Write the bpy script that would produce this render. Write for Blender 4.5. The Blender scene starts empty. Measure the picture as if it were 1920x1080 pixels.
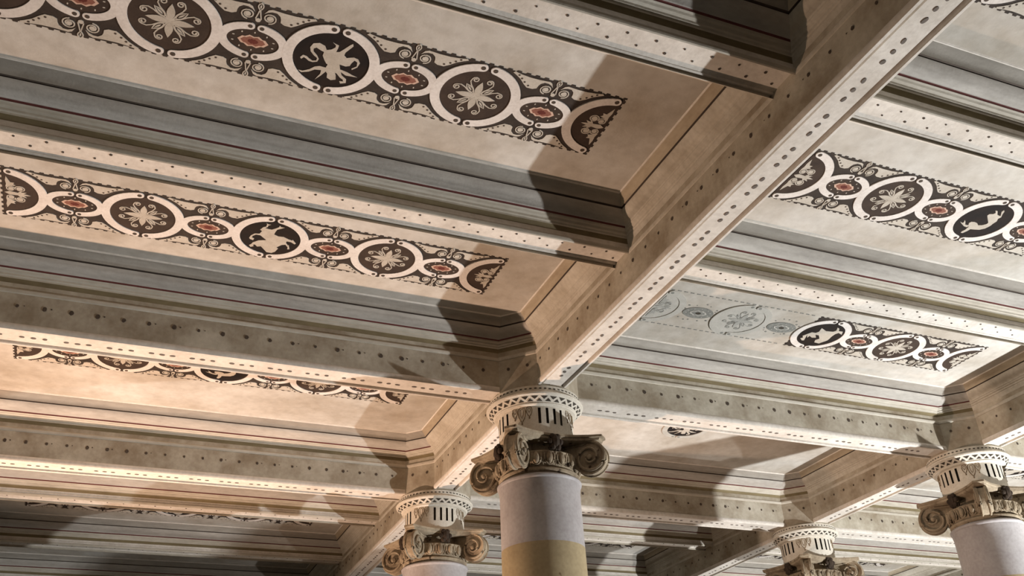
import bpy, math, random
from mathutils import Matrix, Vector
random.seed(7)
C = bpy.context.scene.collection
PI = math.pi
R = math.radians

# ------------------------------------------------------------------ camera, world, lights, exposure
cam_d = bpy.data.cameras.new('camera'); cam = bpy.data.objects.new('camera', cam_d); C.objects.link(cam)
cam_d.sensor_width = 36.0; cam_d.lens = 1767.5 / 1920 * 36.0; cam_d.clip_start = 0.05
yaw, pitch, roll = -0.42005, 0.53529, -0.05317
def cam_matrix():
    ca, sa, cb, sb, cc, sc = math.cos(yaw), math.sin(yaw), math.cos(pitch), math.sin(pitch), math.cos(roll), math.sin(roll)
    right = Vector((ca, sa, 0)); f0 = Vector((-sa, ca, 0)); u0 = Vector((0, 0, 1))
    f = f0 * cb + u0 * sb; u = u0 * cb - f0 * sb
    r2 = right * cc + u * sc; u2 = u * cc - right * sc
    m = Matrix((r2, u2, -f)).transposed().to_4x4()
    m.translation = Vector((-2.58569, -5.51543, -2.65846))
    return m
cam.matrix_world = cam_matrix()
bpy.context.scene.camera = cam

world = bpy.data.worlds.new('hall_ambient'); bpy.context.scene.world = world
world.use_nodes = True
bg = world.node_tree.nodes['Background']
bg.inputs['Color'].default_value = (1.0, 0.93, 0.88, 1); bg.inputs['Strength'].default_value = 0.022

def uplight(name, loc, color, watts, target, cone=150, size=0.06, blend=0.25):
    d = bpy.data.lights.new(name, 'SPOT'); o = bpy.data.objects.new(name, d); C.objects.link(o)
    d.energy = watts; d.color = color; d.shadow_soft_size = size; d.spot_size = R(cone); d.spot_blend = blend
    o.location = loc
    o.rotation_euler = (Vector(target) - Vector(loc)).to_track_quat('-Z', 'Y').to_euler()
uplight('cool_uplight', (6.05, -2.54, -4.1), (0.985, 0.995, 0.985), 2400, (2.5, -1.2, 0.4))
uplight('warm_uplight', (-3.75, 2.35, -4.0), (1.0, 0.675, 0.475), 1500, (-2.0, 1.15, 0.4), 100, 0.06, 1.0)
uplight('aisle_fill_light', (-3.6, 1.1, -4.0), (1.0, 0.72, 0.55), 900, (3.3, 1.15, 0.1), 42, 0.06, 0.9)  # narrow warm spot added to brighten the side of the short right-hand beam
uplight('back_uplight', (6.6, 5.0, -4.1), (1.0, 0.95, 0.88), 420, (6.0, 5.2, 0.4))

vs = bpy.context.scene.view_settings
vs.view_transform = 'Standard'; vs.look = 'None'; vs.gamma = 1.0; vs.use_curve_mapping = False
vs.exposure = 0.0

# ------------------------------------------------------------------ dimensions (metres; z = 0 is the underside of the main beams)
H = 0.4857           # plane of the coffer panels
BAY = 4.0; AISLE = 2.195; ROW = 1.547
FLOOR = -4.3
P = 0.7052           # pitch of the big roundels in a frieze
HB = 0.10            # half width of a main beam
HS = 0.083           # half width of a secondary beam
ZS = 0.268           # underside of a secondary beam
ZM = 0.016           # recessed soffit of a main beam

# ------------------------------------------------------------------ materials
def lin(c):
    c /= 255.0
    return c / 12.92 if c <= 0.04045 else ((c + 0.055) / 1.055) ** 2.4
def rgb(*c): return tuple(lin(x) for x in c) + (1,)
def material(name, base, stain=None, amount=0.6, scale=2.5, rough=0.85, bump=0.15, bump_scale=60, speck=None, stretch=(1, 1, 1)):
    m = bpy.data.materials.new(name); m.use_nodes = True
    nt = m.node_tree; N = nt.nodes; L = nt.links
    b = N['Principled BSDF']; b.inputs['Roughness'].default_value = rough
    b.inputs['Specular IOR Level'].default_value = 0.25
    geo = N.new('ShaderNodeNewGeometry')
    mp = N.new('ShaderNodeMapping'); mp.inputs['Scale'].default_value = stretch
    L.new(geo.outputs['Position'], mp.inputs['Vector'])
    n1 = N.new('ShaderNodeTexNoise'); n1.inputs['Scale'].default_value = scale; n1.inputs['Detail'].default_value = 9; n1.inputs['Roughness'].default_value = 0.62
    L.new(mp.outputs['Vector'], n1.inputs['Vector'])
    r1 = N.new('ShaderNodeValToRGB'); r1.color_ramp.elements[0].position = 0.36; r1.color_ramp.elements[1].position = 0.66
    L.new(n1.outputs['Fac'], r1.inputs['Fac'])
    n2 = N.new('ShaderNodeTexNoise'); n2.inputs['Scale'].default_value = scale * 9; n2.inputs['Detail'].default_value = 6
    L.new(mp.outputs['Vector'], n2.inputs['Vector'])
    st = stain or tuple(x * 0.72 for x in base[:3]) + (1,)
    m1 = N.new('ShaderNodeMixRGB'); m1.inputs['Color1'].default_value = base; m1.inputs['Color2'].default_value = st
    f = N.new('ShaderNodeMath'); f.operation = 'MULTIPLY'; f.inputs[1].default_value = amount
    L.new(r1.outputs['Color'], f.inputs[0]); L.new(f.outputs['Value'], m1.inputs['Fac'])
    m2 = N.new('ShaderNodeMixRGB'); m2.blend_type = 'MULTIPLY'; m2.inputs['Fac'].default_value = 0.35
    r2 = N.new('ShaderNodeValToRGB'); r2.color_ramp.elements[0].color = (0.62, 0.6, 0.58, 1); r2.color_ramp.elements[0].position = 0.3; r2.color_ramp.elements[1].position = 0.62
    L.new(n2.outputs['Fac'], r2.inputs['Fac']); L.new(m1.outputs['Color'], m2.inputs['Color1']); L.new(r2.outputs['Color'], m2.inputs['Color2'])
    out = m2
    if speck:
        n3 = N.new('ShaderNodeTexNoise'); n3.inputs['Scale'].default_value = speck[1]; n3.inputs['Detail'].default_value = 4
        L.new(geo.outputs['Position'], n3.inputs['Vector'])
        r3 = N.new('ShaderNodeValToRGB'); r3.color_ramp.elements[0].position = speck[2]; r3.color_ramp.elements[1].position = speck[2] + 0.06
        L.new(n3.outputs['Fac'], r3.inputs['Fac'])
        m3 = N.new('ShaderNodeMixRGB'); m3.inputs['Color2'].default_value = speck[0]
        L.new(r3.outputs['Color'], m3.inputs['Fac']); L.new(m2.outputs['Color'], m3.inputs['Color1']); out = m3
    L.new(out.outputs['Color'], b.inputs['Base Color'])
    if bump:
        n4 = N.new('ShaderNodeTexNoise'); n4.inputs['Scale'].default_value = bump_scale; n4.inputs['Detail'].default_value = 5
        L.new(geo.outputs['Position'], n4.inputs['Vector'])
        bp = N.new('ShaderNodeBump'); bp.inputs['Strength'].default_value = bump; bp.inputs['Distance'].default_value = 0.01
        L.new(n4.outputs['Fac'], bp.inputs['Height']); L.new(bp.outputs['Normal'], b.inputs['Normal'])
    return m
M = {}
M['panel'] = material('aged_plaster', rgb(203, 200, 194), rgb(168, 158, 144), 0.85, 1.7, bump=0.1)
M['ring'] = material('white_ring_paint', rgb(228, 223, 219), rgb(203, 195, 188), 0.6, 9, bump=0.08)
M['ground'] = material('dark_frieze_paint', rgb(52, 45, 41), rgb(78, 68, 60), 0.5, 14, bump=0.05)
M['disc'] = material('brown_black_paint', rgb(58, 47, 41), rgb(80, 66, 56), 0.5, 12, bump=0.05)
M['black'] = material('black_roundel_paint', rgb(24, 19, 18), rgb(48, 34, 25), 0.5, 10, bump=0.05)
M['orn'] = material('buff_ornament_paint', rgb(194, 187, 176), rgb(166, 156, 142), 0.5, 20, bump=0.05)
M['wing'] = material('pale_spandrel_paint', rgb(200, 194, 184), rgb(174, 164, 150), 0.5, 12, bump=0.05)
M['red'] = material('red_lozenge_paint', rgb(148, 100, 85), rgb(118, 74, 62), 0.6, 30, bump=0.05)
M['pink'] = material('pink_outline_paint', rgb(212, 182, 164), rgb(190, 156, 140), 0.5, 30, bump=0.05)
M['core'] = material('dark_red_paint', rgb(92, 44, 38), rgb(120, 60, 50), 0.5, 30, bump=0.05)
M['faded'] = material('faded_grey_paint', rgb(180, 178, 171), rgb(196, 193, 187), 0.7, 14, bump=0.06)
M['faded2'] = material('ghost_grey_paint', rgb(158, 158, 153), rgb(176, 175, 170), 0.7, 30, bump=0.06)
M['faded_dark'] = material('faded_slate_paint', rgb(120, 121, 117), rgb(156, 156, 150), 0.6, 40, bump=0.06)
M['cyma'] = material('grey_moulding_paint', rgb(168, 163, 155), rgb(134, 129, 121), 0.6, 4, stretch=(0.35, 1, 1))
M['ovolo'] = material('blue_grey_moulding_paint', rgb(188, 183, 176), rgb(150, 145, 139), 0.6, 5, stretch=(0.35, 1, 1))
M['redline'] = material('oxblood_line_paint', rgb(104, 58, 55), rgb(84, 48, 46), 0.6, 9)
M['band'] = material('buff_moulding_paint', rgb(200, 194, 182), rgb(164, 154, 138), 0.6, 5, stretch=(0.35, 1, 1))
M['olive'] = material('olive_moulding_paint', rgb(130, 118, 90), rgb(98, 86, 64), 0.7, 5, stretch=(0.35, 1, 1))
M['fascia'] = material('buff_fascia_paint', rgb(190, 183, 168), rgb(138, 124, 104), 0.85, 3.6)
M['soffit'] = material('white_soffit_paint', rgb(228, 222, 214), rgb(196, 187, 176), 0.6, 4)
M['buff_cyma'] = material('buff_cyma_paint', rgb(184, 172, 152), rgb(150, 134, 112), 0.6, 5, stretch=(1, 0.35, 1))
M['quirk'] = material('quirk_shade_paint', rgb(92, 82, 74), rgb(70, 60, 54), 0.5, 8, bump=0)  # shade of the groove put into the colour of the quirk faces
M['hollow_shade'] = material('shaded_hollow_stone', rgb(66, 54, 44), rgb(40, 32, 27), 0.6, 20, bump=0.3)  # fleuron colour darkened to stand for the shaded hollow under the abacus
M['dot'] = material('umber_dot_paint', rgb(72, 62, 54), rgb(100, 88, 78), 0.5, 50, bump=0)
M['dot_grey'] = material('grey_rosette_paint', rgb(104, 96, 90), rgb(134, 124, 116), 0.5, 50, bump=0)
M['shaft'] = material('grey_marble_shaft', rgb(178, 174, 175), rgb(152, 146, 147), 0.6, 5, rough=0.5, bump=0.04)
M['ochre'] = material('ochre_scagliola_shaft', rgb(174, 158, 126), rgb(148, 132, 102), 0.6, 5, rough=0.5, bump=0.04, speck=(rgb(110, 88, 60), 9, 0.72))
M['stone'] = material('weathered_capital_stone', rgb(172, 158, 136), rgb(104, 88, 70), 0.8, 8, bump=0.5, bump_scale=45, speck=(rgb(62, 48, 36), 14, 0.63))
M['drum'] = material('pale_drum_plaster', rgb(220, 214, 202), rgb(190, 182, 168), 0.6, 9, bump=0.15)
M['slot'] = material('slot_shade_pattern_paint', rgb(70, 64, 56), rgb(52, 47, 42), 0.5, 20, bump=0)  # dark pattern paint; on the slot faces it stands for shade in the recess
M['drop'] = material('brown_drop_paint', rgb(136, 118, 94), rgb(108, 92, 72), 0.5, 30, bump=0)
M['floor'] = material('stone_floor', rgb(84, 78, 72), rgb(64, 58, 52), 0.6, 2, rough=0.6)

# ------------------------------------------------------------------ mesh helpers
class MB:
    def __init__(s): s.v = []; s.f = []; s.m = []
    def face(s, idx, m=0): s.f.append(tuple(idx)); s.m.append(m)
    def add(s, pts): b = len(s.v); s.v.extend([tuple(p) for p in pts]); return b
    def box(s, x0, x1, y0, y1, z0, z1, m=0):
        b = s.add([(x0, y0, z0), (x1, y0, z0), (x1, y1, z0), (x0, y1, z0), (x0, y0, z1), (x1, y0, z1), (x1, y1, z1), (x0, y1, z1)])
        for q in ((3, 2, 1, 0), (4, 5, 6, 7), (0, 1, 5, 4), (1, 2, 6, 5), (2, 3, 7, 6), (3, 0, 4, 7)): s.face([b + i for i in q], m)
    def prism(s, poly, ztop, zbot, m=0, top=False):
        """flat relief hanging below ztop, visible face at zbot"""
        a = sum(poly[i][0] * poly[(i + 1) % len(poly)][1] - poly[(i + 1) % len(poly)][0] * poly[i][1] for i in range(len(poly)))
        if a < 0: poly = poly[::-1]
        n = len(poly)
        b = s.add([(x, y, zbot) for x, y in poly] + [(x, y, ztop) for x, y in poly])
        s.face([b + i for i in range(n)][::-1], m)
        if top: s.face([b + n + i for i in range(n)], m)
        for i in range(n): j = (i + 1) % n; s.face((b + i, b + j, b + n + j, b + n + i), m)
    def stroke(s, pts, w, ztop, zbot, m=0, closed=False):
        """constant or per-point width flat ribbon"""
        n = len(pts); ws = w if isinstance(w, (list, tuple)) else [w] * n
        Lp = []; Rp = []
        for i, (x, y) in enumerate(pts):
            x0, y0 = pts[i - 1] if (i > 0 or closed) else pts[i]
            x1, y1 = pts[(i + 1) % n] if (i < n - 1 or closed) else pts[i]
            dx, dy = x1 - x0, y1 - y0; l = math.hypot(dx, dy) or 1
            nx, ny = -dy / l * ws[i] / 2, dx / l * ws[i] / 2
            Lp.append((x + nx, y + ny)); Rp.append((x - nx, y - ny))
        b = s.add([(p[0], p[1], zbot) for p in Lp] + [(p[0], p[1], zbot) for p in Rp] + [(p[0], p[1], ztop) for p in Lp] + [(p[0], p[1], ztop) for p in Rp])
        for i in range(n if closed else n - 1):
            j = (i + 1) % n
            s.face((b + i, b + j, b + n + j, b + n + i), m)
            s.face((b + i, b + 2 * n + i, b + 2 * n + j, b + j), m)
            s.face((b + n + i, b + n + j, b + 3 * n + j, b + 3 * n + i), m)
        if not closed:
            s.face((b, b + n, b + 3 * n, b + 2 * n), m); k = n - 1
            s.face((b + k, b + 2 * n + k, b + 3 * n + k, b + n + k), m)
    def lathe(s, prof, seg=48, m=0, mats=None, c=(0, 0)):
        b = len(s.v)
        for r, z in prof:
            for k in range(seg):
                a = 2 * PI * k / seg; s.v.append((c[0] + r * math.cos(a), c[1] + r * math.sin(a), z))
        for i in range(len(prof) - 1):
            for k in range(seg):
                k2 = (k + 1) % seg
                s.face((b + i * seg + k, b + (i + 1) * seg + k, b + (i + 1) * seg + k2, b + i * seg + k2), mats[i] if mats else m)
    def tube(s, pts, r, seg=6, m=0):
        n = len(pts); rs = r if isinstance(r, (list, tuple)) else [r] * n
        b = len(s.v)
        for i, p in enumerate(pts):
            p = Vector(p); t = (Vector(pts[min(i + 1, n - 1)]) - Vector(pts[max(i - 1, 0)])).normalized()
            a = Vector((0, 0, 1)) if abs(t.z) < 0.9 else Vector((1, 0, 0))
            u = t.cross(a).normalized(); w = t.cross(u)
            for k in range(seg):
                an = 2 * PI * k / seg; s.v.append(tuple(p + (u * math.cos(an) + w * math.sin(an)) * rs[i]))
        for i in range(n - 1):
            for k in range(seg):
                k2 = (k + 1) % seg; s.face((b + i * seg + k, b + i * seg + k2, b + (i + 1) * seg + k2, b + (i + 1) * seg + k), m)
        s.face([b + k for k in range(seg)][::-1], m); s.face([b + (n - 1) * seg + k for k in range(seg)], m)
    def ball(s, c, rx, ry, rz, seg=10, rings=6, m=0, mat=None):
        b = len(s.v); mat = mat or Matrix.Identity(3)
        for i in range(rings + 1):
            t = PI * i / rings
            for k in range(seg):
                a = 2 * PI * k / seg
                s.v.append(tuple(Vector(c) + mat @ Vector((rx * math.sin(t) * math.cos(a), ry * math.sin(t) * math.sin(a), rz * math.cos(t)))))
        for i in range(rings):
            for k in range(seg):
                k2 = (k + 1) % seg; s.face((b + i * seg + k, b + (i + 1) * seg + k, b + (i + 1) * seg + k2, b + i * seg + k2), m)
    def sweep_x(s, prof, x0, x1, mats, closed=False):
        """profile (t, z) swept along x"""
        n = len(prof); b = s.add([(x0, t, z) for t, z in prof] + [(x1, t, z) for t, z in prof])
        for i in range(n if closed else n - 1):
            j = (i + 1) % n; s.face((b + i, b + j, b + n + j, b + n + i), mats[i] if isinstance(mats, (list, tuple)) else mats)
        s.face([b + i for i in range(n)][::-1], 0); s.face([b + n + i for i in range(n)], 0)
    def mesh(s, name, mats, smooth=True, angle=32):
        me = bpy.data.meshes.new(name); me.from_pydata(s.v, [], s.f)
        for m in mats: me.materials.append(M[m])
        me.polygons.foreach_set('material_index', s.m)
        if smooth:
            me.polygons.foreach_set('use_smooth', [True] * len(me.polygons)); me.set_sharp_from_angle(angle=R(angle))
        me.update(); return me
def obj(name, me, parent=None, loc=(0, 0, 0), rotz=0, scale=None):
    o = bpy.data.objects.new(name, me); C.objects.link(o)
    if parent: o.parent = parent
    o.location = loc; o.rotation_euler = (0, 0, rotz)
    if scale: o.scale = scale
    return o
def tag(o, label=None, cat=None, group=None, kind=None):
    if label: o['label'] = label
    if cat: o['category'] = cat
    if group: o['group'] = group
    if kind: o['kind'] = kind
    return o
def empty(name, loc=(0, 0, 0), rotz=0):
    o = bpy.data.objects.new(name, None); C.objects.link(o); o.location = loc; o.rotation_euler = (0, 0, rotz); o.empty_display_size = 0.1
    return o

# ------------------------------------------------------------------ setting: ceiling slab and floor
X0, X1, Y0, Y1 = -6.0, 10.2, -8.5, 10.8
b = MB(); b.box(X0, X1, Y0, Y1, 0.52, 0.62); o = obj('ceiling', b.mesh('ceiling', ['panel'], False)); tag(o, kind='structure')
b = MB(); b.box(X0, X1, Y0, Y1, FLOOR - 0.1, FLOOR); o = obj('floor', b.mesh('floor', ['floor'], False)); tag(o, kind='structure')

for nm, (a0, a1, b0, b1) in (('wall_back', (X0, X1, Y1 - 0.15, Y1)), ('wall_right', (X1 - 0.15, X1, Y0, Y1 - 0.15)), ('wall_left', (X0, X0 + 0.15, Y0, Y1 - 0.15))):
    b = MB(); b.box(a0, a1, b0, b1, FLOOR, 0.52); o = obj(nm, b.mesh(nm, ['fascia'], False)); tag(o, kind='structure')

# ------------------------------------------------------------------ beams
def disc_poly(r, n=8, sx=1, sy=1, a0=0.0): return [(r * sx * math.cos(2 * PI * k / n + a0), r * sy * math.sin(2 * PI * k / n + a0)) for k in range(n)]
ros = MB(); ros.prism(disc_poly(0.0118, 10, 1.3, .85), 0, -0.003); ROSETTE = ros.mesh('rosette', ['dot_grey'], False)
FRONT = True
def nail_row(mb, x0, x1, y, z, step, r, face):
    """painted nail heads standing proud of a side face (face = +-1 along y)"""
    n = int((x1 - x0) / step); off = (x1 - x0 - n * step) / 2
    for i in range(n + 1):
        x = x0 + off + i * step; rr = r * random.uniform(0.7, 1.15)
        pts = [(x + rr * random.uniform(.85, 1.1) * math.cos(2 * PI * k / 8), z + rr * 1.15 * random.uniform(.85, 1.1) * math.sin(2 * PI * k / 8)) for k in range(8)]
        b0 = mb.add([(px, y + face * 0.003, pz) for px, pz in pts] + [(px, y, pz) for px, pz in pts])
        mb.face([b0 + k for k in range(8)] if face < 0 else [b0 + k for k in range(8)][::-1])
        for k in range(8): k2 = (k + 1) % 8; mb.face((b0 + k, b0 + k2, b0 + 8 + k2, b0 + 8 + k))
        if random.random() < 0.45:
            pts = [(x + 0.036 + rr * .4 * math.cos(2 * PI * k / 6), z + 0.004 + rr * .4 * math.sin(2 * PI * k / 6)) for k in range(6)]
            b0 = mb.add([(px, y + face * 0.002, pz) for px, pz in pts]); mb.face([b0 + k for k in range(6)] if face < 0 else [b0 + k for k in range(6)][::-1])
def main_beam(length, loc, rotz, label, group, dot_z=0.16, step=0.144, rosettes=True):
    """runs along local x from 0 to length, underside at z = 0"""
    t = empty('main_beam', loc, rotz); tag(t, label, 'beam', group, 'thing')
    b = MB(); prof = [(-HB, 0.505), (-HB, 0.03), (HB, 0.03), (HB, 0.505)]
    b.sweep_x(prof, 0, length, 0, True); obj('fascia', b.mesh('fascia', ['fascia'], False), t)
    for s in (-1, 1):
        b = MB(); b.sweep_x([(s * y, z) for y, z in ((0.099, 0.048), (0.105, 0.038), (0.107, 0.026), (0.106, 0.012), (0.102, 0.006), (0.088, 0.005), (0.084, 0.009), (0.083, 0.033), (0.064, 0.033))], 0, length, 0)
        obj('edge_roll', b.mesh('edge_roll', ['soffit']), t)
    b = MB(); b.box(0, length, -0.066, 0.066, ZM, 0.034); obj('soffit_panel', b.mesh('soffit_panel', ['soffit'], False), t)
    b = MB()
    for s in (-1, 1): nail_row(b, 0.05, length - 0.05, s * HB, dot_z, step, 0.0098 if dot_z > 0.17 else 0.0122, s)
    tag(obj('nail_heads', b.mesh('nail_heads', ['dot'], False), t), kind='stuff')
    per = 0.237; n = int((length - 0.1) / per); off = (length - n * per) / 2
    if rosettes:
        for i in range(n):
            for k in (-1, 0, 1):
                x = off + per * (i + 0.5) + k * 0.061
                obj('rosette', ROSETTE, t, (x, random.uniform(-.003, .003), ZM), random.uniform(-.2, .2), (random.uniform(.85, 1.15), random.uniform(.8, 1.1), 1))
    else:
        b = MB()
        for i in range(n):
            for k in (-1, 0, 1):
                x = off + per * (i + 0.5) + k * 0.061; b.prism([(x + px, py) for px, py in disc_poly(0.0118, 8, 1.35, .8)], ZM, ZM - 0.003)
        tag(obj('soffit_rosettes', b.mesh('soffit_rosettes', ['dot_grey'], False), t), kind='stuff')
    return t
def secondary_beam(loc, label, group, length=BAY - 2 * HB):
    t = empty('cross_beam', loc); tag(t, label, 'beam', group, 'thing')
    b = MB(); b.box(0, length, -HS, HS, ZS, 0.505); obj('beam_core', b.mesh('beam_core', ['soffit'], False), t)
    for s in (-1, 1):
        b = MB(); b.sweep_x([(s * y, z) for y, z in ((HS, 0.282), (HS + .006, 0.278), (HS + .007, 0.268), (HS + .002, 0.261), (HS - 0.006, 0.26), (HS - 0.012, 0.264), (HS - 0.013, 0.27))], 0, length, 0)
        obj('edge_bead', b.mesh('edge_bead', ['soffit']), t)
    b = MB(); n = int(length / 0.14)
    for i in range(n):
        for s in (-1, 1):
            x = (length - n * 0.14) / 2 + 0.07 + 0.14 * i + s * 0.035; r = random.uniform(.0045, .0075)
            b.prism([(x + px, s * 0.026 + py) for px, py in disc_poly(r, 8, 1, .9)], ZS, ZS - 0.003)
    tag(obj('nail_heads', b.mesh('nail_heads', ['dot'], False), t), kind='stuff')
    return t

CH = 0.30   # reach of the chamfered block above each column
blk = MB()
pts = [(CH, -HB), (CH, HB), (HB, CH), (-HB, CH), (-CH, HB), (-CH, -HB), (-HB, -CH), (HB, -CH)]
blk.prism(pts, 0.505, 0.0, top=True)
BLOCK = blk.mesh('beam_block', ['fascia'], False)
nb = MB()
for a in range(4):
    th = PI / 4 + a * PI / 2; c, s_ = math.cos(th), math.sin(th); d = (CH + HB) / math.sqrt(2)
    for off, zz in ((-0.07, 0.165), (0.07, 0.165)):
        cx, cy = c * d - s_ * off, s_ * d + c * off
        ring = [(cx - s_ * 0.011 * math.cos(2 * PI * k / 8), cy + c * 0.011 * math.cos(2 * PI * k / 8), zz + 0.012 * math.sin(2 * PI * k / 8)) for k in range(8)]
        b0 = nb.add([(x + c * .003, y + s_ * .003, z) for x, y, z in ring] + ring); nb.face([b0 + k for k in range(8)])
        for k in range(8): k2 = (k + 1) % 8; nb.face((b0 + k, b0 + 8 + k, b0 + 8 + k2, b0 + k2))
NAILS = nb.mesh('block_nails', ['dot'], False)
BLOCK_LABEL = {
 (0, 0): 'chamfered beam junction directly above the nearest, central column',
 (0, 1): 'chamfered beam junction above the column left of and behind the central one',
 (4, 0): 'chamfered beam junction above the column at the right edge',
 (4, 1): 'chamfered beam junction above the column peeking in at bottom right',
 (-4, 0): 'beam junction at the far left end of the near cross beam', (-4, 1): 'beam junction at the far left end of the second cross beam',
 (8, 0): 'beam junction at the far right end of the near cross beam', (8, 1): 'beam junction at the far right end of the second cross beam'}
YS = (0.0, AISLE)
for (x, iy), lab in BLOCK_LABEL.items():
    t = obj('beam_junction', BLOCK, None, (x, YS[iy], 0)); tag(t, lab, 'beam junction', 'beam junctions over the columns', 'thing')
    tag(obj('nail_heads', NAILS, t), kind='stuff')

YF = -4 * ROW + 0.016
GB = 'main beams between the columns'
Lm = BAY - 2 * CH
# beams along the depth (y)
main_beam(-CH - YF, (0, YF, 0), PI / 2, 'long main beam sweeping from top right down to the central column', GB, 0.176)
main_beam(-CH - YF, (4, YF, 0), PI / 2, 'main beam entering at right edge above the right hand column', GB, 0.176)
main_beam(-CH - YF, (-4, YF, 0), PI / 2, 'leftmost long main beam closing the large left coffers', GB, 0.176, rosettes=False)
main_beam(AISLE - 2 * CH, (0, CH, 0), PI / 2, 'short main beam joining central column to the column behind it', GB, 0.176)
main_beam(AISLE - 2 * CH, (4, CH, 0), PI / 2, 'short main beam joining the two right hand columns', GB, 0.176)
main_beam(AISLE - 2 * CH, (-4, CH, 0), PI / 2, 'leftmost short main beam between the two left cross beams', GB, 0.176, rosettes=False)
main_beam(AISLE - 2 * CH, (8, CH, 0), PI / 2, 'rightmost short main beam beyond the right hand column', GB, 0.176, rosettes=False)
YB = AISLE + 4 * ROW
for x, lab in ((0, 'main beam running back from the second column at lower left'), (4, 'main beam running back from the column at bottom right'), (-4, 'leftmost back main beam closing the far left coffers'), (8, 'back main beam far right behind the right hand column')):
    main_beam(4 * ROW - CH, (x, AISLE + CH, 0), PI / 2, lab, GB, 0.176, rosettes=False)
# beams along the width (x)
for x, lab in ((-4, 'cross main beam left of the central column, warm pale soffit'), (0, 'cross main beam between central and right hand columns, cool grey'), (4, 'cross main beam continuing right behind the right hand column')):
    main_beam(Lm, (x + CH, 0, 0), 0, lab, GB, 0.16, rosettes=(x < 4))
for x, lab in ((-4, 'second cross main beam at lower left with brightest soffit'), (0, 'second cross main beam behind the central column, half in shadow'), (4, 'second cross main beam seen behind right column capital')):
    main_beam(Lm, (x + CH, AISLE, 0), 0, lab, GB, 0.16, rosettes=False)
GS = 'shallow cross beams between the coffers'
ROWF = [-ROW + 0.010, -2 * ROW + 0.012, -3 * ROW + 0.014]
for y, labs in zip(ROWF, (('shallow cross beam between the two large left coffers, zigzag nail heads', 'shallow cross beam between the two right coffers, zigzag nail heads'),
                          ('shallow cross beam at top centre meeting the long main beam', 'shallow cross beam near the top right corner'),
                          ('shallow cross beam nearest overhead on the left side', 'shallow cross beam nearest overhead on the right side'))):
    for x, lab in zip((-4, 0), labs): secondary_beam((x + HB, y, 0), lab, GS)
ROWB = [AISLE + k * ROW for k in (1, 2, 3)]
names = (('far left shallow cross beam, first behind the second main beam', 'shallow cross beam right of the central shaft, first behind second main beam', 'shallow cross beam behind the right column shaft, nearer one'),
         ('far left shallow cross beam along the bottom edge with thin lit soffit', 'shallow cross beam low right of the central shaft', 'shallow cross beam behind the right column shaft, farther one'),
         ('last shallow cross beam at the bottom left corner', 'last shallow cross beam behind the central shaft', 'last shallow cross beam low behind the right column'))
for y, labs in zip(ROWB, names):
    for x, lab in zip((-4, 0, 4), labs): secondary_beam((x + HB, y, 0), lab, GS)

# ------------------------------------------------------------------ cornice round each coffer
CORNICE = [
 ('lower_bead', 'band', [(0.0, .238), (.006, .241), (.010, .250), (.010, .260), (.003, .266), (0.0, .270)]),
 ('olive_cavetto', 'olive', [(0.0, .270), (-.003, .290), (.002, .312), (.014, .328)]),
 ('buff_band', 'band', [(.014, .328), (.016, .337), (.024, .341), (.027, .351), (.040, .356), (.046, .364), (.055, .368)]),
 ('red_line', 'redline', [(.055, .368), (.0575, .3745), (.0615, .377)]),
 ('grey_ovolo', 'ovolo', [(.0615, .377), (.067, .3815), (.088, .388), (.112, .402), (.130, .417), (.137, .430)]),
 ('dark_quirk', 'quirk', [(.137, .430), (.131, .434), (.131, .437), (.148, .436)]),
 ('grey_cyma', 'cyma', [(.148, .436), (.153, .448), (.165, .459), (.184, .468), (.198, .479)]),
 ('top_fillet', 'soffit', [(.198, .479), (.202, .480), (.208, .4858)])]
def coffer_edges(w, d, hy0, hy1, cham):
    """edge list (nx, ny, c, scale) of the opening, counter-clockwise, origin at the coffer centre"""
    ex, s_x = w / 2 - HB, 0.745
    def ey(hh): return (d / 2 - hh, 1.0 if hh == HB else 1.08)
    lo, slo = ey(hy0); hi, shi = ey(hy1)
    E = [(0, -1, lo, slo), (1, 0, ex, s_x), (0, 1, hi, shi), (-1, 0, ex, s_x)]
    out = []; r2 = 1 / math.sqrt(2)
    for i, e in enumerate(E):
        out.append(e)
        nx = E[(i + 1) % 4]
        corner = (i + 1) % 4      # 1: right-low, 2: right-high, 3: left-high, 0: left-low
        if cham[corner]:
            n = ((e[0] + nx[0]) * r2, (e[1] + nx[1]) * r2)
            cx, cy = n[0] / abs(n[0]) * w / 2, n[1] / abs(n[1]) * d / 2
            c = n[0] * cx + n[1] * cy - (CH + HB) * r2
            out.append((n[0], n[1], c, 0.9))
    return out
def offset_poly(E, d):
    pts = []
    for i in range(len(E)):
        a, b_ = E[i - 1], E[i]
        c1, c2 = a[2] - a[3] * d, b_[2] - b_[3] * d
        det = a[0] * b_[1] - a[1] * b_[0]
        pts.append(((c1 * b_[1] - a[1] * c2) / det, (a[0] * c2 - c1 * b_[0]) / det))
    return pts
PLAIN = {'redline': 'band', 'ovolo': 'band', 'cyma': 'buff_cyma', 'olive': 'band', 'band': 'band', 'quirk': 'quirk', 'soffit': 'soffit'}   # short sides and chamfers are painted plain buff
def cornice_mesh(name, mat, prof, E):
    b = MB(); n = len(E)
    for d, z in prof: b.add([(x, y, z) for x, y in offset_poly(E, d)])
    for i in range(len(prof) - 1):
        for k in range(n):
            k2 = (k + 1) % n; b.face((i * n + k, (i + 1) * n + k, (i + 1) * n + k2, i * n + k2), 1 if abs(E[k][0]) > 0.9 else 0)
    return b.mesh(name, [mat, PLAIN[mat]], True, 28)

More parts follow.
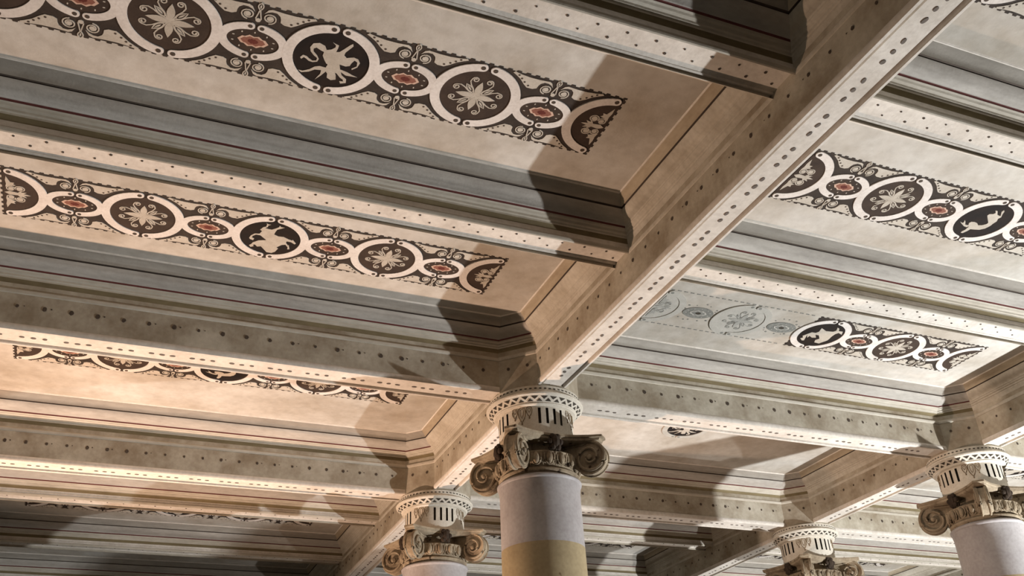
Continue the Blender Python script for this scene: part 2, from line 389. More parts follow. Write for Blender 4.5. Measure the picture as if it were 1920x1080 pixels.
# ------------------------------------------------------------------ frieze pieces (local x along the strip, y across, z = 0 is the panel face)
S = 0.231; E_ = 2 * P
def arc(cx, cy, rx, ry, a0, a1, n): return [(cx + rx * math.cos(a0 + (a1 - a0) * i / n), cy + ry * math.sin(a0 + (a1 - a0) * i / n)) for i in range(n + 1)]
def clasp(rx, ry, w, gap, n=22, half=None, mats=('ring', 'dot')):
    """one half (x < 0) of a ring made of two clasps, rounded ends with an eye"""
    b = MB(); a = math.asin(min(.99, gap / rx))
    pts = arc(0, 0, rx, ry, PI / 2 + a, 1.5 * PI - a, n)
    tx = lambda p, q: math.atan2(p[1] - q[1], p[0] - q[0])
    Lp = []; Rp = []
    for i, (x, y) in enumerate(pts):
        x0, y0 = pts[max(i - 1, 0)]; x1, y1 = pts[min(i + 1, n)]; l = math.hypot(x1 - x0, y1 - y0)
        nx, ny = -(y1 - y0) / l * w / 2, (x1 - x0) / l * w / 2
        Lp.append((x + nx, y + ny)); Rp.append((x - nx, y - ny))
    def cap(p, side, ang): return [(p[0] + w / 2 * math.cos(ang + t), p[1] + w / 2 * math.sin(ang + t)) for t in side]
    e1 = tx(pts[-1], pts[-2]); e0 = tx(pts[0], pts[1])
    poly = Lp + cap(pts[-1], [PI / 2 - PI * k / 8 for k in range(1, 8)], e1) + Rp[::-1] + cap(pts[0], [PI / 2 - PI * k / 8 for k in range(1, 8)], e0)
    b.prism(poly, 0, -0.008)
    for p in (pts[0], pts[-1]): b.prism([(p[0] + x, p[1] + y) for x, y in disc_poly(w * .25, 10)], -0.007, -0.0095, 1)
    return b.mesh('clasp_ring', list(mats), False)
def spiral(cx, cy, r0, r1, a0, turns, n=18): return [(cx + (r0 + (r1 - r0) * i / n) * math.cos(a0 + turns * 2 * PI * i / n), cy + (r0 + (r1 - r0) * i / n) * math.sin(a0 + turns * 2 * PI * i / n)) for i in range(n + 1)]
def leaf(l, w, x0=0.0, ang=0.0, n=6):
    top = [(x0 + l * i / n, w / 2 * math.sin(PI * (i / n) ** 0.8)) for i in range(n + 1)]
    pts = top + [(x, -y) for x, y in top[-2:0:-1]]
    c, s_ = math.cos(ang), math.sin(ang)
    return [(x * c - y * s_, x * s_ + y * c) for x, y in pts]
def rosette_mesh(mat='orn'):
    b = MB(); z1 = -0.006
    b.prism(disc_poly(0.024, 12), -0.002, z1)
    for k in range(4): b.prism(leaf(0.094, 0.036, 0.008, k * PI / 2), -0.002, z1 - 0.0004)
    for k in range(4):
        a = PI / 4 + k * PI / 2; lf = leaf(0.066, 0.024, 0.032, a, 7)
        b.stroke(lf, 0.005, -0.002, z1, closed=True); b.prism(leaf(0.04, 0.009, 0.045, a), -0.002, z1)
    for k in range(4):
        for s_ in (-1, 1):
            base = k * PI / 2 + s_ * PI / 4          # stalk starts next to the diagonal leaf
            hx, hy = 0.1155, -s_ * -0.030
            def rot(p, a=k * PI / 2): return (p[0] * math.cos(a) - p[1] * math.sin(a), p[0] * math.sin(a) + p[1] * math.cos(a))
            stalk = [(0.018, s_ * 0.014), (0.045, s_ * 0.026), (0.07, s_ * 0.046), (0.093, s_ * 0.057), (0.112, s_ * 0.053)]
            cur = spiral(0.108, s_ * 0.036, 0.018, 0.005, s_ * PI / 2 * 0.85, -s_ * 1.35, 14)
            b.stroke([rot(p) for p in stalk + cur[1:]], [.006] * 5 + [.006] * 10 + [.008] * 4, -0.002, z1)
    return b.mesh('rosette_ornament', [mat], False)
def palmette_mesh(mat='orn'):
    """for the half roundel at the right-hand end; flat side at x = 0, growth towards -x"""
    b = MB(); z1 = -0.006
    for a, l, w in ((PI, .062, .016), (PI - .55, .05, .015), (PI + .55, .05, .015), (PI - 1.05, .036, .013), (PI + 1.05, .036, .013)):
        b.prism([(x - 0.072, y) for x, y in leaf(l, w, 0.0, a)], -0.002, z1)
    b.prism([(-.085, -.010), (-.03, -.016), (-.006, 0), (-.03, .016), (-.085, .010)], -0.002, z1 - .0003)
    for s_ in (-1, 1):
        b.stroke(spiral(-0.083, s_ * 0.049, 0.026, 0.012, 0, s_ * 1.4, 18), .006, -0.002, z1)
        b.prism([(x - 0.083, y + s_ * 0.049) for x, y in disc_poly(.0135, 10)], -0.002, z1)
        b.stroke(spiral(-0.036, s_ * 0.040, 0.024, 0.010, PI, -s_ * 1.4, 18), .006, -0.002, z1 - .0003)
        b.prism([(x - 0.036, y + s_ * 0.040) for x, y in disc_poly(.0115, 10)], -0.002, z1)
        b.prism([(-.012, s_ * .050), (-.036, s_ * .066), (-.062, s_ * .074), (-.050, s_ * .084), (-.056, s_ * .100), (-.036, s_ * .098), (-.028, s_ * .116), (-.016, s_ * .146), (-.012, s_ * .110), (-.016, s_ * .080)], -0.002, z1)
    return b.mesh('palmette', [mat], False)
def figure_mesh(poly):
    b = MB(); b.prism(poly, -0.002, -0.006); return b.mesh('figure', ['orn'], False)
F1 = [(-0.035,-0.06),(-0.047,-0.082),(-0.074,-0.092),(-0.099,-0.081),(-0.108,-0.053),(-0.101,-0.029),(-0.083,-0.009),(-0.064,0.004),(-0.065,0.021),(-0.082,0.027),(-0.098,0.019),(-0.111,0.008),(-0.128,0.005),(-0.138,0.024),(-0.131,0.033),(-0.122,0.018),(-0.11,0.024),(-0.097,0.034),(-0.078,0.036),(-0.059,0.026),(-0.056,0.008),(-0.068,-0.012),(-0.088,-0.031),(-0.092,-0.049),(-0.081,-0.06),(-0.058,-0.049),(-0.043,-0.044),(-0.044,-0.02),(-0.029,0.008),(-0.018,0.024),(-0.01,0.028),(-0.014,0.051),(-0.042,0.05),(-0.063,0.061),(-0.081,0.085),(-0.109,0.106),(-0.13,0.106),(-0.114,0.118),(-0.082,0.103),(-0.059,0.08),(-0.03,0.074),(-0.029,0.098),(-0.045,0.145),(-0.024,0.11),(-0.008,0.076),(0.001,0.087),(0.005,0.114),(0.026,0.124),(0.047,0.113),(0.041,0.086),(0.032,0.069),(0.042,0.072),(0.062,0.093),(0.078,0.102),(0.083,0.114),(0.065,0.117),(0.073,0.132),(0.097,0.12),(0.093,0.096),(0.067,0.077),(0.057,0.056),(0.085,0.071),(0.112,0.068),(0.138,0.066),(0.11,0.058),(0.083,0.047),(0.051,0.041),(0.041,0.01),(0.07,0.013),(0.087,0.004),(0.091,-0.018),(0.1,-0.038),(0.114,-0.03),(0.118,-0.004),(0.099,0.017),(0.102,0.026),(0.122,0.002),(0.127,-0.028),(0.113,-0.05),(0.091,-0.055),(0.061,-0.041),(0.047,-0.053),(0.049,-0.074),(0.061,-0.098),(0.073,-0.122),(0.068,-0.136),(0.059,-0.127),(0.039,-0.093),(0.023,-0.068),(0.008,-0.062),(0.011,-0.087),(0.011,-0.106),(-0.006,-0.11),(-0.018,-0.115),(-0.002,-0.102),(-0.001,-0.089),(-0.015,-0.071)]
F2 = [(-0.071,-0.071),(-0.058,-0.102),(-0.043,-0.113),(-0.043,-0.143),(-0.049,-0.147),(-0.035,-0.139),(-0.02,-0.141),(-0.035,-0.126),(-0.034,-0.113),(-0.047,-0.096),(-0.029,-0.092),(-0.008,-0.092),(0.013,-0.113),(0.027,-0.131),(0.028,-0.144),(0.037,-0.134),(0.058,-0.134),(0.042,-0.119),(0.022,-0.102),(0.016,-0.077),(0.013,-0.046),(0.038,-0.034),(0.069,-0.038),(0.101,-0.021),(0.124,-0.015),(0.126,-0.023),(0.151,0.01),(0.145,0.019),(0.121,0.003),(0.095,0.002),(0.095,0.022),(0.111,0.045),(0.114,0.037),(0.127,0.082),(0.115,0.086),(0.112,0.062),(0.095,0.04),(0.075,0.05),(0.05,0.086),(0.062,0.096),(0.051,0.135),(0.033,0.156),(0.004,0.155),(-0.02,0.124),(-0.038,0.102),(-0.058,0.112),(-0.075,0.093),(-0.084,0.1),(-0.078,0.115),(-0.094,0.128),(-0.106,0.11),(-0.096,0.097),(-0.093,0.089),(-0.089,0.074),(-0.062,0.044),(-0.035,0.032),(-0.019,0.026),(-0.04,0.006),(-0.061,-0.014),(-0.085,-0.013),(-0.1,0.006),(-0.104,0.024),(-0.088,0.032),(-0.092,0.051),(-0.111,0.044),(-0.117,0.032),(-0.111,0.003),(-0.094,-0.022),(-0.067,-0.029),(-0.058,-0.059)]
F3 = [(-0.133,0.05),(-0.109,0.056),(-0.107,0.048),(-0.12,0.027),(-0.105,0.037),(-0.08,0.064),(-0.055,0.063),(-0.07,0.043),(-0.066,0.027),(-0.044,0.023),(-0.017,0.029),(0.003,0.043),(0.026,0.035),(0.046,0.014),(0.043,0.001),(0.0,-0.035),(-0.023,-0.055),(-0.023,-0.073),(-0.001,-0.08),(0.005,-0.093),(-0.017,-0.113),(0.0,-0.112),(0.031,-0.081),(0.061,-0.077),(0.03,-0.115),(0.031,-0.133),(0.045,-0.121),(0.056,-0.096),(0.073,-0.07),(0.068,-0.051),(0.082,-0.027),(0.08,-0.004),(0.083,0.024),(0.074,0.056),(0.05,0.079),(0.012,0.088),(-0.01,0.092),(-0.013,0.115),(-0.024,0.141),(-0.038,0.142),(-0.042,0.128),(-0.036,0.108),(-0.039,0.079),(-0.043,0.07),(-0.05,0.083),(-0.074,0.08),(-0.114,0.061)]
F4 = [(-0.116,0.092),(-0.066,0.115),(-0.123,0.055),(-0.104,0.011),(-0.091,-0.012),(-0.059,-0.013),(-0.046,-0.036),(-0.061,-0.088),(-0.001,-0.06),(0.056,-0.068),(0.069,-0.091),(0.047,-0.131),(0.072,-0.12),(0.092,-0.089),(0.128,-0.091),(0.15,-0.05),(0.11,-0.066),(0.097,-0.043),(0.096,-0.004),(0.104,0.032),(0.106,0.061),(0.092,0.085),(0.076,0.119),(0.029,0.114),(0.013,0.08),(0.031,0.055),(-0.01,0.01),(-0.041,0.01),(-0.007,0.048),(-0.037,0.057),(-0.072,0.039),(-0.071,0.068),(-0.101,0.029),(-0.094,0.065),(-0.072,0.107),(-0.079,0.119)]
FIGS = [figure_mesh(f) for f in (F1, F2, F3, F4)]
def disc_mesh(name, poly, mat, z=-0.0035):
    b = MB(); b.prism(poly, 0, z); return b.mesh(name, [mat], False)
full = disc_poly(0.180, 40)
half = [(0, -0.18)] + [(-0.18 * math.cos(t), 0.18 * math.sin(t)) for t in [-PI / 2 + PI * k / 20 for k in range(1, 20)]] + [(0, 0.18)]
lens = arc(0, 0, .118, .072, 0, 2 * PI - 2 * PI / 32, 31)
def lens_mesh(m):
    b = MB(); b.prism(lens, 0, -.0035)
    for k in range(10):
        a = 2 * PI * (k + .5) / 10; c, s_ = math.cos(a), math.sin(a); x, y = .092 * c, .055 * s_
        b.prism([(x + px, y + py) for px, py in disc_poly(.0042, 6, 1.4 if abs(c) > .7 else .8, .8 if abs(c) > .7 else 1.4)], -.003, -.0045, 1)
    return b.mesh('oval_roundel', [m, 'wing' if m == 'disc' else 'faded'], False)
DISC = {m: disc_mesh('roundel', full, m) for m in ('disc', 'black', 'faded')}
HALF = {m: disc_mesh('half_roundel', half, m) for m in ('disc', 'faded')}
LENS = {m: lens_mesh(m) for m in ('disc', 'faded_dark')}
BIG = {m: clasp(0.197, 0.197, 0.047, 0.031, mats=mm) for m, mm in (('n', ('ring', 'dot')), ('f', ('faded', 'faded_dark')))}
SMALL = {m: clasp(0.134, 0.092, 0.040, 0.025, mats=mm) for m, mm in (('n', ('ring', 'dot')), ('f', ('faded', 'faded_dark')))}
ROSE = {'n': rosette_mesh(), 'f': rosette_mesh('faded2')}
PALM = {'n': palmette_mesh(), 'f': palmette_mesh('faded2')}
def lozenge_mesh(mats):
    L0 = [(-0.068, 0.0), (-0.05, -0.022), (-0.038, -0.022), (-0.02, -0.036), (0.0, -0.029), (0.02, -0.036), (0.038, -0.022), (0.05, -0.022)]
    L0 = L0 + [(-x, -y) for x, y in L0]
    b = MB(); b.prism(L0, -0.002, -0.0052, 0); b.prism([(x * .80, y * .76) for x, y in L0], -0.002, -0.0058, 1); b.prism([(x * .34, y * .42) for x, y in L0], -0.002, -0.0064, 2)
    return b.mesh('lozenge', mats, False)
LOZ = {'n': lozenge_mesh(['pink', 'red', 'core']), 'f': lozenge_mesh(['faded', 'faded_dark', 'slot'])}
WING = [(-0.241, -0.214), (-0.232, -0.222), (-0.196, -0.214), (-0.153, -0.209), (-0.10, -0.209), (-0.05, -0.213), (-0.034, -0.205), (-0.020, -0.178), (-0.033, -0.191), (-0.050, -0.199), (-0.071, -0.199), (-0.087, -0.185), (-0.092, -0.170), (-0.094, -0.150), (-0.112, -0.140), (-0.142, -0.140), (-0.164, -0.157), (-0.193, -0.185), (-0.222, -0.204)]
def scroll_into(b, sx, mats=(0, 1)):
    b.stroke(spiral(sx * 0.046, -0.157, 0.030, 0.012, PI / 2 + (0 if sx > 0 else 0), -sx * 1.55, 22), .0055, 0, -0.0055, mats[0])
    b.prism([(sx * 0.046 + x, -0.157 + y) for x, y in disc_poly(.0125, 10)], 0, -0.0058, mats[0])
def wings_into(b, m=0):
    for sx in (1, -1):
        b.prism([(sx * x, y) for x, y in WING], 0, -0.005, m)
        for i, (px, py) in enumerate(((-.206, -.207), (-.186, -.190), (-.165, -.172), (-.140, -.155))):
            b.prism([(sx * px + x, py + y) for x, y in disc_poly(.006, 6)], 0, -0.0058, 1)
b = MB(); wings_into(b); SPAN = b.mesh('spandrel', ['wing', 'dot'], False)
b = MB(); scroll_into(b, 1); SCR = b.mesh('scroll', ['wing'], False)
b = MB(); b.stroke([(x, y - 0.212) for x, y in leaf(.042, .022, -.021, PI / 2)], .005, 0, -0.0055, closed=True); b.prism([(x, y - .212) for x, y in leaf(.022, .007, -.011, PI / 2)], 0, -.0055)
b.stroke([(-.012, -.140), (-.006, -.168), (-.002, -.190)], .005, 0, -.0055); b.stroke([(.012, -.140), (.006, -.168), (.002, -.190)], .005, 0, -.0055); b.prism([(x, -.134 + y) for x, y in disc_poly(.012, 8)], 0, -.0056)
LEAF = b.mesh('leaf_bud', ['wing'], False)
b = MB(); wings_into(b); scroll_into(b, 1); scroll_into(b, -1); SPAN_FAR = b.mesh('spandrel', ['wing', 'dot'], False)
def ground_mesh(x0=-E_, x1=E_):
    b = MB(); base = S - 0.010
    b.prism([(x0 - .004, -base), (x1 + .004, -base), (x1 + .004, base), (x0 - .004, base)], 0, -0.002)
    n = int((x1 - x0) / 0.047)
    for i in range(n + 1):
        x = x0 + (x1 - x0) * i / n; w = 0.012
        for s_ in (-1, 1): b.prism([(x - w, s_ * base), (x + w, s_ * base), (x + w * .8, s_ * (S - .001)), (x - w * .8, s_ * (S - .001))], 0, -0.002)
    for s_, xe in ((-1, x0), (1, x1)):
        for i in range(10):
            y = -base + 2 * base * (i + .5) / 10; b.prism([(xe, y - .011), (xe, y + .011), (xe + s_ * .013, y + .008), (xe + s_ * .013, y - .008)], 0, -0.002)
    return b.mesh('frieze_ground', ['ground'], False)
GROUND = ground_mesh(); GROUND_R = ground_mesh(-0.16, E_)
def specks_mesh():
    b = MB()
    for k in range(-4, 0):
        for i in range(16):
            a = 2 * PI * i / 16; x = k * P / 2 + (0.14 if k % 2 else .2) * math.cos(a) + random.uniform(-.02, .02); y = (.11 if k % 2 else .2) * math.sin(a) + random.uniform(-.015, .015)
            if x < -E_ + .02: continue
            b.prism([(x + px, y + py) for px, py in disc_poly(random.uniform(.004, .009), 6)], 0, -.002)
    for i in range(26):
        x = -E_ + .02 + i * .05
        for s_ in (-1, 1):
            if x < -0.2: b.prism([(x - .013, s_ * (S - .012)), (x + .013, s_ * (S - .012)), (x + .013, s_ * (S - .003)), (x - .013, s_ * (S - .003))], 0, -.002)
    return b.mesh('faded_specks', ['faded_dark'], False)
SPECKS = specks_mesh()

def coffer(cx, y0, y1, hy0, hy1, cham, label, fig, near=True, faded=False, frieze=True):
    cy = (y0 + y1) / 2
    t = empty('coffer', (cx, cy, 0)); tag(t, label, 'coffer', 'painted ceiling coffers')
    Es = coffer_edges(BAY, y1 - y0, hy0, hy1, cham)
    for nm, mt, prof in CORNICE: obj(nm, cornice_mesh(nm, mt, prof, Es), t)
    b = MB(); b.prism(offset_poly(Es, 0.02), 0.515, H, 0, True); obj('panel', b.mesh('panel', ['panel'], False), t)
    if frieze == 'worn':
        r = obj('roundel', DISC['black'], t, (0, 0, H)); obj('clasp_ring', BIG['f'], r); obj('clasp_ring', BIG['f'], r, (0, 0, 0), PI); obj('figure', FIGS[fig], r)
        return t
    zf = H
    obj('frieze_ground', GROUND_R if faded else GROUND, t, (0, 0, zf))
    if faded: tag(obj('faded_specks', SPECKS, t, (0, 0, zf)), 'faded painted specks left of worn frieze', kind='stuff')
    for k in (-2, -1, 0, 1, 2):
        v = 'f' if (faded and k < 0) else 'n'; x = k * P
        if abs(k) == 2:
            rz = 0 if k > 0 else PI
            r = obj('half_roundel', HALF['faded' if v == 'f' else 'disc'], t, (x, 0, zf), rz)
            obj('clasp_ring', BIG[v], r); obj('palmette', PALM[v], r)
        else:
            r = obj('roundel', DISC['faded' if v == 'f' else ('black' if k == 0 else 'disc')], t, (x, 0, zf))
            obj('clasp_ring', BIG[v], r); obj('clasp_ring', BIG[v], r, (0, 0, 0), PI)
            if k == 0: obj('figure', FIGS[fig], r)
            else: obj('rosette_ornament', ROSE[v], r)
    for k in (-1.5, -.5, .5, 1.5):
        v = 'f' if (faded and k < 0) else 'n'; x = k * P
        r = obj('oval_roundel', LENS['faded_dark' if v == 'f' else 'disc'], t, (x, 0, zf))
        if v == 'n':
            obj('clasp_ring', SMALL[v], r, (0, 0, .0004)); obj('clasp_ring', SMALL[v], r, (0, 0, .0004), PI)
        obj('lozenge', LOZ[v], r)
        if v == 'f': continue
        for rz in (0, PI):
            if near:
                s_ = obj('spandrel', SPAN, t, (x, 0, zf), rz)
                obj('scroll', SCR, s_); obj('scroll', SCR, s_, (0, 0, 0), 0, (-1, 1, 1)); obj('leaf_bud', LEAF, s_)
            else: obj('spandrel', SPAN_FAR, t, (x, 0, zf), rz)
    return t
N4 = (False, False, False, False)
fy = [0.0] + ROWF
# corner order: left-low, right-low, right-high, left-high (low = towards the viewer)
coffer(-2, fy[1], fy[0], HS, HB, (0, 0, 1, 1), 'middle left coffer with black figure roundel, just above the near cross beam', 1)
coffer(2, fy[1], fy[0], HS, HB, (0, 0, 1, 1), 'right coffer whose frieze is half faded to grey specks', 3, faded=True)
coffer(-2, fy[2], fy[1], HS, HS, N4, 'largest upper left coffer with big roundels in diagonal shadow', 0)
coffer(2, fy[2], fy[1], HS, HS, N4, 'upper right coffer with complete black and white frieze', 2)
coffer(-2, fy[3], fy[2], HS, HS, N4, 'coffer cut off at top centre, dark stepped corner showing', 3)
coffer(2, fy[3], fy[2], HS, HS, N4, 'coffer in the top right corner showing one roundel end', 1)
coffer(-2, 0, AISLE, HB, HB, (1, 1, 1, 1), 'warm lit left coffer with frieze half hidden by the near cross beam', 2)
coffer(2, 0, AISLE, HB, HB, (1, 1, 1, 1), 'coffer right of the central capital with dark triangular shadow', 0, frieze='worn')
coffer(6, 0, AISLE, HB, HB, (1, 1, 1, 1), 'coffer glimpsed behind the right hand capital', 1, near=False)
by = [AISLE] + ROWB
lab = (('first far left coffer behind the second cross beam', 'far coffer right of the central shaft, nearer one', 'far coffer behind the right shaft, nearer one'),
       ('second far left coffer, thin strip near bottom edge', 'far coffer right of the central shaft, lower one', 'far coffer behind the right shaft, lower one'),
       ('last far left coffer in the dark bottom corner', 'last far middle coffer at the bottom edge', 'last far right coffer at the bottom edge'))
for i in range(3):
    for j, cx in enumerate((-2, 2, 6)):
        coffer(cx, by[i], by[i + 1], HB if i == 0 else HS, HS, (1, 1, 0, 0) if i == 0 else N4, lab[i][j], (i + j) % 4, near=False)

# ------------------------------------------------------------------ columns
def drum_mesh():
    """neck drum with four groups of four sunk slots"""
    b = MB(); rad = 0.255; zs = [-0.340, -0.248, -0.136, -0.118]
    ang = []
    for g in range(4):
        c0 = g * 90.0
        for s_ in (-18, -6, 6, 18): ang += [(c0 + s_ - 2.1, 'a'), (c0 + s_ + 2.1, 'b')]
        for e in (-27, 27, 32, 38, 45, 52, 58): ang.append((c0 + e, 'n'))
    ang.sort(); n = len(ang)
    for z in zs:
        for a, _ in ang: b.v.append((rad * math.cos(R(a)), rad * math.sin(R(a)), z))
    for i in range(3):
        for k in range(n):
            k2 = (k + 1) % n
            q = (i * n + k, i * n + k2, (i + 1) * n + k2, (i + 1) * n + k)
            if i == 1 and ang[k][1] == 'a':
                inner = []
                for idx in q: x, y, z = b.v[idx]; inner.append((x * .92, y * .92, z + (.004 if idx // n == 1 else -.004)))
                b0 = b.add(inner); b.face((b0, b0 + 1, b0 + 2, b0 + 3), 1)
                for e in range(4): f = (e + 1) % 4; b.face((q[e], q[f], b0 + f, b0 + e), 1)
            else: b.face(q, 0)
    b.lathe([(0.262, -0.346), (0.266, -0.338), (0.262, -0.330), (0.254, -0.328)], 48)
    return b.mesh('neck_drum', ['drum', 'slot'], True, 30)
def drop_mesh():
    b = MB(); rad = 0.2555
    def wrap(pts): return [(rad * math.cos(x / rad), rad * math.sin(x / rad), z) for x, z in pts]
    def loop(cx, zt, zb, w):
        h = zt - zb
        return [(cx + w * u, zt - h * v) for u, v in ((0, 0), (-.75, .08), (-1, .32), (-.85, .62), (-.4, .86), (0, 1.0), (.4, .86), (.85, .62), (1, .32), (.75, .08), (0, 0))]
    for cx, zt, zb, w in ((0, -.124, -.232, .027), (-.052, -.124, -.196, .020), (.052, -.124, -.196, .020)):
        b.tube(wrap(loop(cx, zt, zb, w)), .0032, 5); b.tube(wrap(loop(cx, zt - .012, zb + .03, w * .45)), .0022, 5)
        b.ball(wrap([(cx, zb - .009)])[0], .006, .006, .008, 6, 4)
    return b.mesh('drop_ornament', ['drop'])
def disc_profile_mesh():
    b = MB()
    b.lathe([(0.05, 0.0), (0.312, 0.0), (0.315, -0.008), (0.314, -0.040), (0.322, -0.047), (0.332, -0.050), (0.337, -0.057), (0.334, -0.066), (0.326, -0.070), (0.318, -0.074), (0.290, -0.105), (0.284, -0.109), (0.286, -0.115), (0.281, -0.121), (0.262, -0.124), (0.250, -0.126)], 64)
    return b.mesh('impost_disc', ['drum'], True, 40)
def zigzag_mesh():
    b = MB(); n = 30
    def pt(a, t, o): r = 0.318 + (0.290 - 0.318) * t + o * .74; z = -0.074 - 0.031 * t - o * .67; return (r * math.cos(a), r * math.sin(a), z)
    for k in range(n):
        a = 2 * PI * k / n; da = 2 * PI / n
        for (a0, a1, am, t0, t1) in ((a + da * .12, a + da * .88, a + da * .5, .06, .62), (a + da * .66, a + da * 1.34, a + da, .96, .45)):
            b0 = b.add([pt(a0, t0, .002), pt(a1, t0, .002), pt(am, t1, .002)]); b.face((b0, b0 + 1, b0 + 2), 0)
    return b.mesh('zigzag_triangles', ['slot'], False)
def zigzag_small():
    b = MB(); n = 60
    for k in range(n):
        a = 2 * PI * k / n; a2 = a + PI / n
        b0 = b.add([(.3172 * math.cos(x), .3172 * math.sin(x), z) for x, z in ((a, -.018), (a2, -.018), (a2, -.026), (a, -.026))]); b.face((b0, b0 + 1, b0 + 2, b0 + 3))
    return b.mesh('rim_dashes', ['slot'], False)
def abacus_mesh():
    """concave-sided slab with four horns, plus the echinus below it"""
    b = MB(); pts = []
    horn = 0.475
    for g in range(4):
        d0 = PI / 4 + g * PI / 2; hx, hy = horn * math.cos(d0), horn * math.sin(d0); tx, ty = -math.sin(d0), math.cos(d0)
        pts += [(hx - tx * .042, hy - ty * .042), (hx + tx * .042, hy + ty * .042)]
        d1 = PI / 4 + (g + 1) * PI / 2; ex, ey = horn * math.cos(d1) + math.sin(d1) * .042 * 1, horn * math.sin(d1) - math.cos(d1) * .042
        sx, sy = pts[-1]; mx, my = 0.285 * math.cos(d0 + PI / 4), 0.285 * math.sin(d0 + PI / 4)
        for i in range(1, 8):
            u = i / 8; pts.append(((1 - u) ** 2 * sx + 2 * u * (1 - u) * (2 * mx - (sx + ex) / 2) + u * u * ex, (1 - u) ** 2 * sy + 2 * u * (1 - u) * (2 * my - (sy + ey) / 2) + u * u * ey))
    n = len(pts)
    lv = [(1.0, -0.330), (1.0, -0.345), (0.965, -0.350), (0.95, -0.364), (0.90, -0.372)]
    for s_, z in lv: b.add([(x * s_, y * s_, z) for x, y in pts])
    for i in range(len(lv) - 1):
        for k in range(n): k2 = (k + 1) % n; b.face((i * n + k, (i + 1) * n + k, (i + 1) * n + k2, i * n + k2))
    b.face([k for k in range(n)]); b.face([(len(lv) - 1) * n + k for k in range(n)][::-1])
    b.lathe([(0.20, -0.368), (0.205, -0.372), (0.208, -0.420), (0.235, -0.436), (0.272, -0.442), (0.285, -0.452), (0.282, -0.470), (0.262, -0.520), (0.252, -0.545), (0.262, -0.550), (0.272, -0.560), (0.270, -0.574), (0.258, -0.582), (0.25, -0.592)], 48)
    return b.mesh('capital', ['stone'], True, 35)
def volute_mesh():
    """scroll in the local xz plane (x outwards), thickness along y"""
    b = MB(); cx, cz, r = 0.378, -0.474, 0.108; th = 0.036
    out = [(0.15, -0.368), (0.30, -0.366), (cx + .02, cz + r)]
    out += [(cx + r * math.cos(a), cz + r * math.sin(a)) for a in [R(80 - 15 * k) for k in range(0, 19)]]
    out += [(0.235, -0.445), (0.15, -0.44)]
    n = len(out); b.add([(x, -th, z) for x, z in out] + [(x, th, z) for x, z in out])
    b.face([k for k in range(n)][::-1]); b.face([n + k for k in range(n)])
    for k in range(n): k2 = (k + 1) % n; b.face((k, k2, n + k2, n + k))
    for s_ in (-1, 1):
        sp = [(0.19, s_ * th, -0.383), (0.27, s_ * th, -0.379), (0.34, s_ * th, cz + .096)]
        m = 46
        for i in range(m + 1):
            t = i / m; a = R(95) - t * 1.85 * 2 * PI; rr = .098 * (1 - t) ** 0.85 + .014
            sp.append((cx + rr * math.cos(a), s_ * (th + .004 + .014 * t), cz + rr * math.sin(a)))
        b.tube(sp, [.010] * 3 + [.0115 * (1 - .45 * i / m) for i in range(m + 1)], 6)
        b.ball((cx, s_ * (th + .012), cz), .020, .016, .020, 10, 6)
        rim = [(cx + (r + .001) * math.cos(a), s_ * (th - .006), cz + (r + .001) * math.sin(a)) for a in [R(95 - 11 * k) for k in range(26)]]
        b.tube([(0.26, s_ * (th - .006), -0.372)] + rim, .008, 6)
    # acanthus bud filling the angle between scroll and echinus
    b.ball((0.268, 0, -0.50), .03, .05, .05, 8, 6); b.ball((0.262, .05, -0.485), .022, .03, .045, 8, 6); b.ball((0.262, -.05, -0.485), .022, .03, .045, 8, 6)
    return b.mesh('volute', ['stone'], True, 40)
def egg_mesh():
    b = MB()
    b.ball((0.280, 0, -0.494), .020, .022, .040, 10, 8)
    b.tube([(0.282 - .02 * i_, .034 * math.cos(a), -0.484 + .054 * math.sin(a)) for i_, a in [(abs(math.sin(R(20 - 22 * k))) * .5, R(20 - 22 * k)) for k in range(11)]], .006, 5)
    b.tube([(0.280, 0.0445, -0.455), (0.262, 0.0435, -0.54)], [.006, .003], 5)
    return b.mesh('egg', ['stone'])
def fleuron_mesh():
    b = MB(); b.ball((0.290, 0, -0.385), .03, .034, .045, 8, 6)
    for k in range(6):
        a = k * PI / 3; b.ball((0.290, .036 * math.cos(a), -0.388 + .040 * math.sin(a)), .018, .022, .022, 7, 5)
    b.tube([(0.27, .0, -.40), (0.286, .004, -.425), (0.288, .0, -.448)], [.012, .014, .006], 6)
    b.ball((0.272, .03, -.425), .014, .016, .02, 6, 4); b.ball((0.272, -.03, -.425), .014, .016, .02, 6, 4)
    return b.mesh('fleuron', ['hollow_shade'])
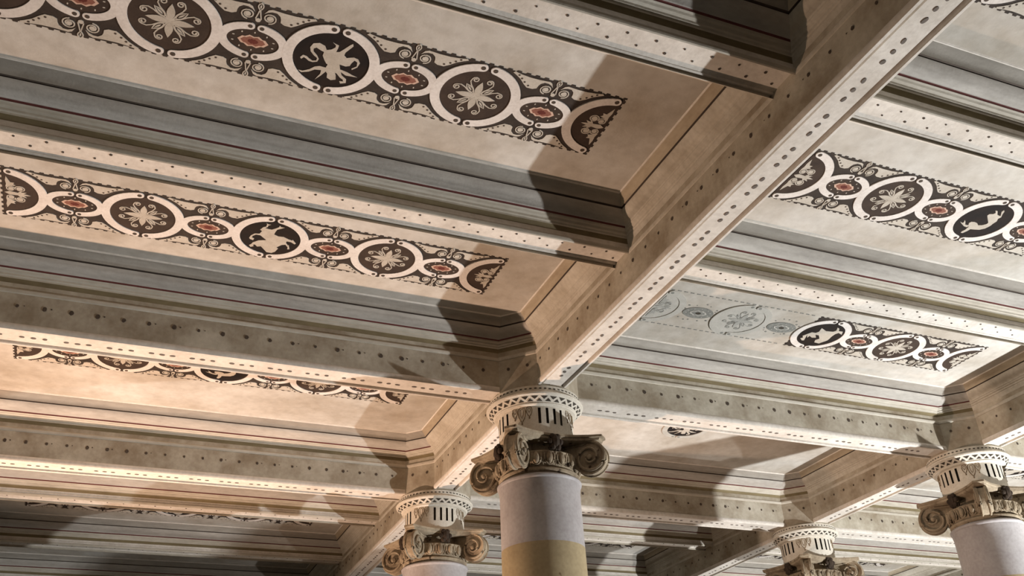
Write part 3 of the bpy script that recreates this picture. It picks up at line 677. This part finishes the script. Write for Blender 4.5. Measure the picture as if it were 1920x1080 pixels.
def shaft_meshes():
    zb = -1.03
    b = MB(); b.lathe([(0.20, -0.586), (0.262, -0.588), (0.276, -0.594), (0.283, -0.604), (0.281, -0.616), (0.274, -0.622), (0.272, -0.640), (0.268, -0.665), (0.2675, -0.74), (0.270, zb)], 64)
    up = b.mesh('shaft', ['shaft'], True, 40)
    b = MB(); b.lathe([(0.270, zb), (0.2705, zb - .004), (0.278, -2.0), (0.290, -3.2), (0.296, -3.86), (0.31, -3.90), (0.34, -3.92), (0.345, -3.95), (0.31, -3.97), (0.33, -4.02), (0.37, -4.05), (0.38, -4.09), (0.36, -4.13), (0.40, -4.14), (0.40, FLOOR), (0.1, FLOOR)], 64)
    return up, b.mesh('lower_shaft', ['ochre'], True, 40)
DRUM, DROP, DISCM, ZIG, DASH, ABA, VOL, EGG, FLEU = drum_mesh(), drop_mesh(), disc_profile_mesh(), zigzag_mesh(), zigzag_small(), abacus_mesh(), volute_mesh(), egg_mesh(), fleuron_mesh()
SH_UP, SH_LO = shaft_meshes()
def column(x, y, label):
    t = empty('column', (x, y, 0)); t.location = (x, y, 0); tag(t, label, 'column', 'volute capital columns')
    obj('shaft', SH_UP, t); tag(obj('lower_shaft', SH_LO, t), 'ochre lower part of the shaft')
    d = obj('impost_disc', DISCM, t); tag(obj('zigzag_triangles', ZIG, d), kind='stuff'); tag(obj('rim_dashes', DASH, d), kind='stuff')
    n = obj('neck_drum', DRUM, t)
    for k in range(4): obj('drop_ornament', DROP, n, (0, 0, 0), PI / 4 + k * PI / 2)
    c = obj('capital', ABA, t)
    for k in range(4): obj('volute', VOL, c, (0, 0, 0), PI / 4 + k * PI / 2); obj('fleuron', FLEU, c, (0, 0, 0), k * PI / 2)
    for k in range(20): obj('egg', EGG, c, (0, 0, 0), 2 * PI * (k + .5) / 20)
    return t
column(0, 0, 'nearest column in lower centre, grey shaft turning ochre at the bottom')
column(0, AISLE, 'column left of and behind the central one, pale shaft cut by bottom edge')
column(4, 0, 'column at right edge leaning outward, volute lit brown')
column(4, AISLE, 'column at bottom right with only neck and capital top in view')
